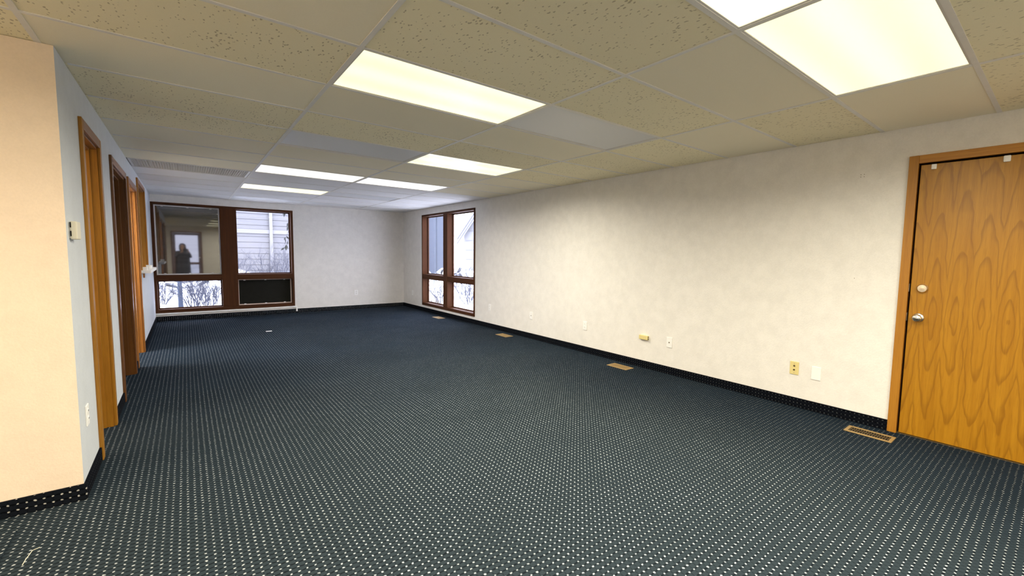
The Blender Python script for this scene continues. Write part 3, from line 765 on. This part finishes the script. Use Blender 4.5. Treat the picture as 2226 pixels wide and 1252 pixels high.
g.quad([(hx+9, hy0, GZ), (hx+9, hy1, GZ), (hx+9, hy1, 2.9), (hx+9, ym, 6.0), (hx+9, hy0, 2.9)]); g.quad([(hx, hy1, GZ), (hx+9, hy1, GZ), (hx+9, hy1, 2.9), (hx, hy1, 2.9)])
g.build('wall', M_TRIMW, e)
for sy, y_ in ((-1, hy0), (1, hy1)):
    g = MB(); q = [(hx-.4, y_+sy*.4, 2.62), (hx+9.4, y_+sy*.4, 2.62), (hx+9.4, ym, 6.05), (hx-.4, ym, 6.05)]
    g.quad(q); g.quad([(x, y, z+.18) for x, y, z in q])
    for i in range(4):
        p, r_ = q[i], q[(i+1) % 4]; g.quad([p, r_, (r_[0], r_[1], r_[2]+.18), (p[0], p[1], p[2]+.18)])
    g.build('snowy_roof', M_SNOW, e)
    for off in (0, .35):
        g = MB(); g.tube([(hx-.45, y_+sy*.4, 2.55-off), (hx-.45, ym, 5.98-off)], .07, 4); g.build('fascia_board', M_SIDING, e)
for z in (.8, 1.6, 2.4, 3.2, 4.0): box('trim_band', M_SIDING, hx-.03, hx-.001, hy0+.3+max(0, z-2.9)*1.3, hy1-.3-max(0, z-2.9)*1.3, z, z+.06, e)
wn = box('window', M_SIDING, hx-.06, hx, 27.2, 28.2, 1.0, 2.3, e); box('pane', M_GARAGE, hx-.07, hx-.06, 27.3, 28.1, 1.1, 2.2, wn)

def shrub(name, x, y, h, spread, n, mat, lab, depth=4, grp='snowy shrubs outside', z0=GZ):
    rnd = random.Random(int(x*1000+y*77)); m = MB()
    e = empty(name, (x, y, z0), label=lab, cat='shrub', group=grp)
    def grow(p, d, L, r, k):
        q = p+d*L; m.tube([tuple(p), tuple((p+q)/2+Vector((rnd.uniform(-1, 1), rnd.uniform(-1, 1), 0))*L*.05), tuple(q)], [r, r*.85, r*.65], 3, cap=False)
        if k == 0: return
        for _ in range(rnd.choice((2, 3))):
            nd = (d+Vector((rnd.uniform(-1, 1)*.6, rnd.uniform(-1, 1)*.6, rnd.uniform(-.25, .5)))).normalized()
            grow(p+d*L*rnd.uniform(.55, 1.0), nd, L*rnd.uniform(.55, .8), r*.62, k-1)
    for i in range(n):
        an = rnd.uniform(0, 6.283); t_ = rnd.uniform(0, spread)
        grow(Vector((x+math.cos(an)*.12, y+math.sin(an)*.12, z0-.02)), Vector((math.cos(an)*t_, math.sin(an)*t_, 1)).normalized(), h*rnd.uniform(.28, .42), .013, depth)
    m.build('branches', mat, e)
    # snow lying round the stems
    s_ = MB(); s_.lathe((x, y, z0-.03), (0, 0, 1), [(0, .42), (.05, .36), (.10, .22), (.13, .06), (.135, 0)], 14); s_.build('snow_mound', M_SNOW, e, smooth=True)
shrub('shrub', -.95, 12.0, 1.15, .8, 15, M_TWIG, 'frosted shrub at the left edge of the lower left far pane')
shrub('shrub', .20, 12.3, 1.15, .9, 16, M_TWIG, 'frosted shrub right of the thin trunk in the lower left far pane')
shrub('shrub', 1.0, 14.15, 1.7, .22, 12, M_TWIG, 'tall frosted shrub at the left of the upper right far pane')
shrub('shrub', 1.75, 12.7, 1.8, .30, 13, M_TWIG, 'tall frosted shrub in the middle of the upper right far pane')
shrub('shrub', 2.75, 14.3, 1.7, .30, 13, M_TWIG, 'frosted shrub at the right of the upper right far pane')
shrub('shrub', 5.6, 10.9, .95, .9, 13, M_TWIG, 'frosted low shrub outside the far half of the right window')
shrub('shrub', 6.1, 10.2, .9, .9, 13, M_TWIG, 'frosted low shrub outside the near half of the right window')
shrub('shrub', 7.2, 12.4, 1.2, .8, 13, M_TWIG, 'frosted shrub farther out beyond the right window')
shrub('dry_weed', 4.75, 9.78, .5, 1.1, 4, M_DRY, 'brown dry weed close outside the far half of the right window', 3, 'dry weeds outside the right window')
shrub('dry_weed', 4.80, 8.55, .34, 1.1, 3, M_DRY, 'brown dry weed close outside the near half of the right window', 3, 'dry weeds outside the right window')
shrub('shrub', -.60, 14.0, .95, .7, 14, M_TWIG, 'frosted low shrub behind the thin trunk, left part of the lower left far pane')
shrub('shrub', .45, 13.35, .75, .4, 12, M_TWIG, 'frosted low shrub at the right end of the lower left far pane')
# thin trunk and the tree with dark leaves
e = empty('sapling', (-.13, 13, GZ), label='thin blue-grey sapling trunk behind the lower left far pane', cat='tree')
a = MB(); a.tube([(-.13, 13, GZ), (-.135, 13, .5), (-.12, 13.02, 1.4), (-.14, 13.0, 2.6)], [.05, .042, .036, .02], 8); a.build('trunk', M_TRUNK, e, smooth=True)
a = MB()
for z, dx, dy in ((1.0, .3, .1), (1.5, -.35, .2), (1.9, .25, -.2), (2.3, -.2, .1)): a.tube([(-.13, 13, z), (-.13+dx, 13+dy, z+.4), (-.13+dx*1.6, 13+dy*1.5, z+.9)], [.018, .012, .005], 5)
a.build('branches', M_TRUNK, e)
e = empty('young_evergreen', (2.75, 12.0, GZ), label='young tree with dark drooping leaves at the right of the far window', cat='tree')
a = MB(); a.tube([(2.75, 12, GZ), (2.72, 12, 1.2), (2.68, 12, 2.5), (2.70, 12, 3.2)], [.05, .045, .035, .02], 8); a.build('trunk', M_TRUNK, e, smooth=True)
rnd = random.Random(5); a = MB(); tips = []
for z in (2.5, 2.3, 2.1, 1.9, 2.7):
    p = [(2.70, 12, z), (2.35, 12+rnd.uniform(-.1, .1), z-.05), (2.05+rnd.uniform(-.06, .06), 12+rnd.uniform(-.15, .15), z-.28), (1.93+rnd.uniform(-.05, .08), 12+rnd.uniform(-.15, .15), z-.5)]
    a.tube(p, [.012, .009, .006, .003], 5); tips.append(p)
a.build('branches', M_TWIG, e)
lf = MB(); lf.quad([(0, 0, 0), (.022, .004, -.05), (0, 0, -.125), (-.022, .004, -.05)]); lf.quad([(0, .004, 0), (.022, .008, -.05), (0, .004, -.125), (-.022, .008, -.05)]); lfm = lf.mesh('leaf', M_LEAF)
for p in tips:
    for i in range(6):
        t_ = rnd.uniform(1.3, 2.95); i0 = int(t_); q = Vector(p[i0]).lerp(Vector(p[min(3, i0+1)]), t_-i0)
        o = inst('leaf', lfm, q, e); o.rotation_euler = (rnd.uniform(-.6, .6), rnd.uniform(-.9, .9), rnd.uniform(0, 3.1))

# ------------------------------------------------------------------ the person taking the picture (seen mirrored in the dark pane)
def person():
    px, py = -.085, -.36
    J = {'pel': (px, py, .80, .125, .10), 'waist': (px, py, .95, .12, .095), 'chest': (px, py-.01, 1.12, .165, .13), 'neckb': (px, py-.005, 1.25, .075, .065),
         'neck': (px, py+.01, 1.30, .046, .046), 'jaw': (px+.002, py+.035, 1.36, .058, .066), 'skull': (px+.003, py+.020, 1.45, .072, .084), 'top': (px+.003, py+.01, 1.505, .046, .052)}
    for s, n_ in ((1, 'r'), (-1, 'l')):
        J['sh'+n_] = (px+s*.170, py-.005, 1.205, .078, .075)
        ex = px+(.25 if s > 0 else -.20); J['el'+n_] = (ex, py+.075, 1.015, .047, .047)
        wx = .052*s+.0; J['wr'+n_] = (wx+s*.035, -.095, 1.255, .028, .028); J['fa'+n_] = ((ex*.6+(wx+s*.035)*.4), (py+.075)*.6-.095*.4, 1.015*.6+1.255*.4, .044, .044)
        J['pa'+n_] = (wx+s*.022, -.062, 1.297, .026, .017)
        J['hip'+n_] = (px+s*.085, py, .76, .088, .088); J['th'+n_] = (px+s*.092, py+.01, .58, .075, .08); J['kn'+n_] = (px+s*.095, py+.015, .43, .054, .056)
        J['ca'+n_] = (px+s*.098, py-.01, .30, .054, .058); J['an'+n_] = (px+s*.10, py-.015, .085, .036, .040); J['he'+n_] = (px+s*.10, py-.02, .045, .036, .036); J['ft'+n_] = (px+s*.115, py+.13, .032, .038, .028)
    E_ = [('pel', 'waist'), ('waist', 'chest'), ('chest', 'neckb'), ('neckb', 'neck'), ('neck', 'jaw'), ('jaw', 'skull'), ('skull', 'top')]
    for n_ in 'rl':
        E_ += [('chest', 'sh'+n_), ('sh'+n_, 'el'+n_), ('el'+n_, 'fa'+n_), ('fa'+n_, 'wr'+n_), ('wr'+n_, 'pa'+n_), ('pel', 'hip'+n_), ('hip'+n_, 'th'+n_), ('th'+n_, 'kn'+n_), ('kn'+n_, 'ca'+n_), ('ca'+n_, 'an'+n_), ('an'+n_, 'he'+n_), ('he'+n_, 'ft'+n_)]
    names = list(J); ix = {n_: i for i, n_ in enumerate(names)}
    me = bpy.data.meshes.new('body_skeleton'); me.from_pydata([J[n_][:3] for n_ in names], [(ix[a_], ix[b_]) for a_, b_ in E_], [])
    o = bpy.data.objects.new('body_skeleton', me); COL.objects.link(o)
    o.modifiers.new('skin', 'SKIN')
    for n_ in names:
        sv = me.skin_vertices[0].data[ix[n_]]; sv.radius = J[n_][3:5]; sv.use_root = (n_ == 'pel')
    sd = o.modifiers.new('sub', 'SUBSURF'); sd.levels = 2; sd.render_levels = 2
    dg = bpy.context.evaluated_depsgraph_get(); ev = bpy.data.meshes.new_from_object(o.evaluated_get(dg))
    bm = bmesh.new(); bm.from_mesh(ev)
    m = MB(); m.bm(bm)
    bpy.data.objects.remove(o); bpy.data.meshes.remove(me)
    mi = []
    for f in m.f:
        c = sum((Vector(m.v[i]) for i in f), Vector())/len(f)
        if c.z < .06: k = 3
        elif c.z < .72: k = 2
        elif c.z > 1.275 and c.y < -.2: k = 1
        elif c.y > -.105 and c.z > 1.2: k = 1
        else: k = 0
        mi.append(k)
    m.mi = mi
    # fingers curled round the phone edges, a thumb behind it
    for s in (1, -1):
        P = Vector((.074*s, -.060, 1.297))
        for i, L in enumerate((.060, .068, .064, .050)):
            b = P+Vector((.004*s, .004, .024-.016*i)); k1 = b+Vector((.016*s, .022, .004)); k2 = k1+Vector((-.004*s, .022, .002)); k3 = k2+Vector((-.020*s, .006, .0))*(L/.06)
            m.tube([tuple(b), tuple(k1), tuple(k2), tuple(k3)], [.0088, .0085, .0078, .0062], 7, mi=1)
        b = P+Vector((-.004*s, -.010, .006)); m.tube([tuple(b), tuple(b+Vector((-.022*s, .006, .022))), tuple(b+Vector((-.040*s, .022, .030)))], [.0105, .0095, .0075], 7, mi=1)
    # face
    fx, fy = px+.003, py+.02
    m.tube([(fx, fy+.080, 1.455), (fx, fy+.097, 1.425), (fx, fy+.088, 1.413)], [.007, .012, .009], 7, mi=1)
    for s in (1, -1):
        bmx = bmesh.new(); bmesh.ops.create_uvsphere(bmx, u_segments=10, v_segments=6, radius=.011)
        for v in bmx.verts: v.co += Vector((fx+s*.028, fy+.070, 1.448))
        m.bm(bmx, 4)
        m.tube([(fx+s*.070, fy-.004, 1.455), (fx+s*.078, fy-.012, 1.440), (fx+s*.071, fy-.006, 1.415)], [.010, .013, .008], 6, mi=1)
    m.tube([(fx-.022, fy+.074, 1.385), (fx, fy+.084, 1.384), (fx+.022, fy+.074, 1.385)], [.004, .007, .004], 6, mi=5)
    M_LIP = plain('lips', (.42, .17, .15), .5, .3)
    body = m.build('person', [M_COAT, M_SKIN, M_TROUS, M_SHOE, M_BLACK, M_LIP], None, smooth=True,
                   label='person in a dark coat holding up a phone, mirrored in the dark pane', cat='person')
    # hair
    bm = bmesh.new(); bmesh.ops.create_uvsphere(bm, u_segments=22, v_segments=16, radius=1)
    for v in bm.verts:
        c = v.co.copy(); z = c.z
        x_, y_, z_ = c.x*.108, c.y*.108-.012, c.z*.108
        if c.y > .35 and z < .55: y_ = min(y_, .052 if abs(c.x) > .45 else .045)
        if z < 0: z_ *= 2.1; x_ *= 1+.35*(-z); y_ -= .028*(-z)
        v.co = Vector((fx+x_, fy-.008+y_, 1.452+z_))
    dele = [f for f in bm.faces if f.calc_center_median().y > fy+.036 and f.calc_center_median().z < 1.485]
    bmesh.ops.delete(bm, geom=dele, context='FACES')
    h = MB(); h.bm(bm); h.build('hair', M_HAIR, body, smooth=True)
    # coat hem and collar
    c_ = MB(); c_.lathe((px, py, .40), (0, 0, 1), [(0, .235), (.06, .238), (.30, .225), (.55, .215), (.70, .21), (.82, .17), (.82, .160), (.06, .22), (.0, .225)], 24)
    c_.v = [(px+(x-px), py+(y-py)*.78, z) for x, y, z in c_.v]; c_.build('coat_skirt', M_COAT, body, smooth=True)
    c_ = MB(); c_.lathe((px, py, 1.245), (0, 0, 1), [(0, .085), (.03, .075), (.06, .070), (.062, .062), (.02, .06)], 18); c_.build('collar', M_COAT, body, smooth=True)
person()
e = empty('mobile_phone', (0, -.02, CZ), label='mobile phone held up by the mirrored person', cat='phone')
box('body', M_BLACK, -.078, .078, -.024, -.016, CZ-.055, CZ+.020, e, .004)
box('screen', plain('dark_screen', (.02, .02, .025), .1, .5), -.073, .073, -.0248, -.0241, CZ-.050, CZ+.015, e)
a = MB(); a.lathe((.0, -.016, CZ), (0, 1, 0), [(0, .008), (.002, .008), (.0021, .006), (.0022, 0)], 14); a.build('lens', M_STEEL, e)
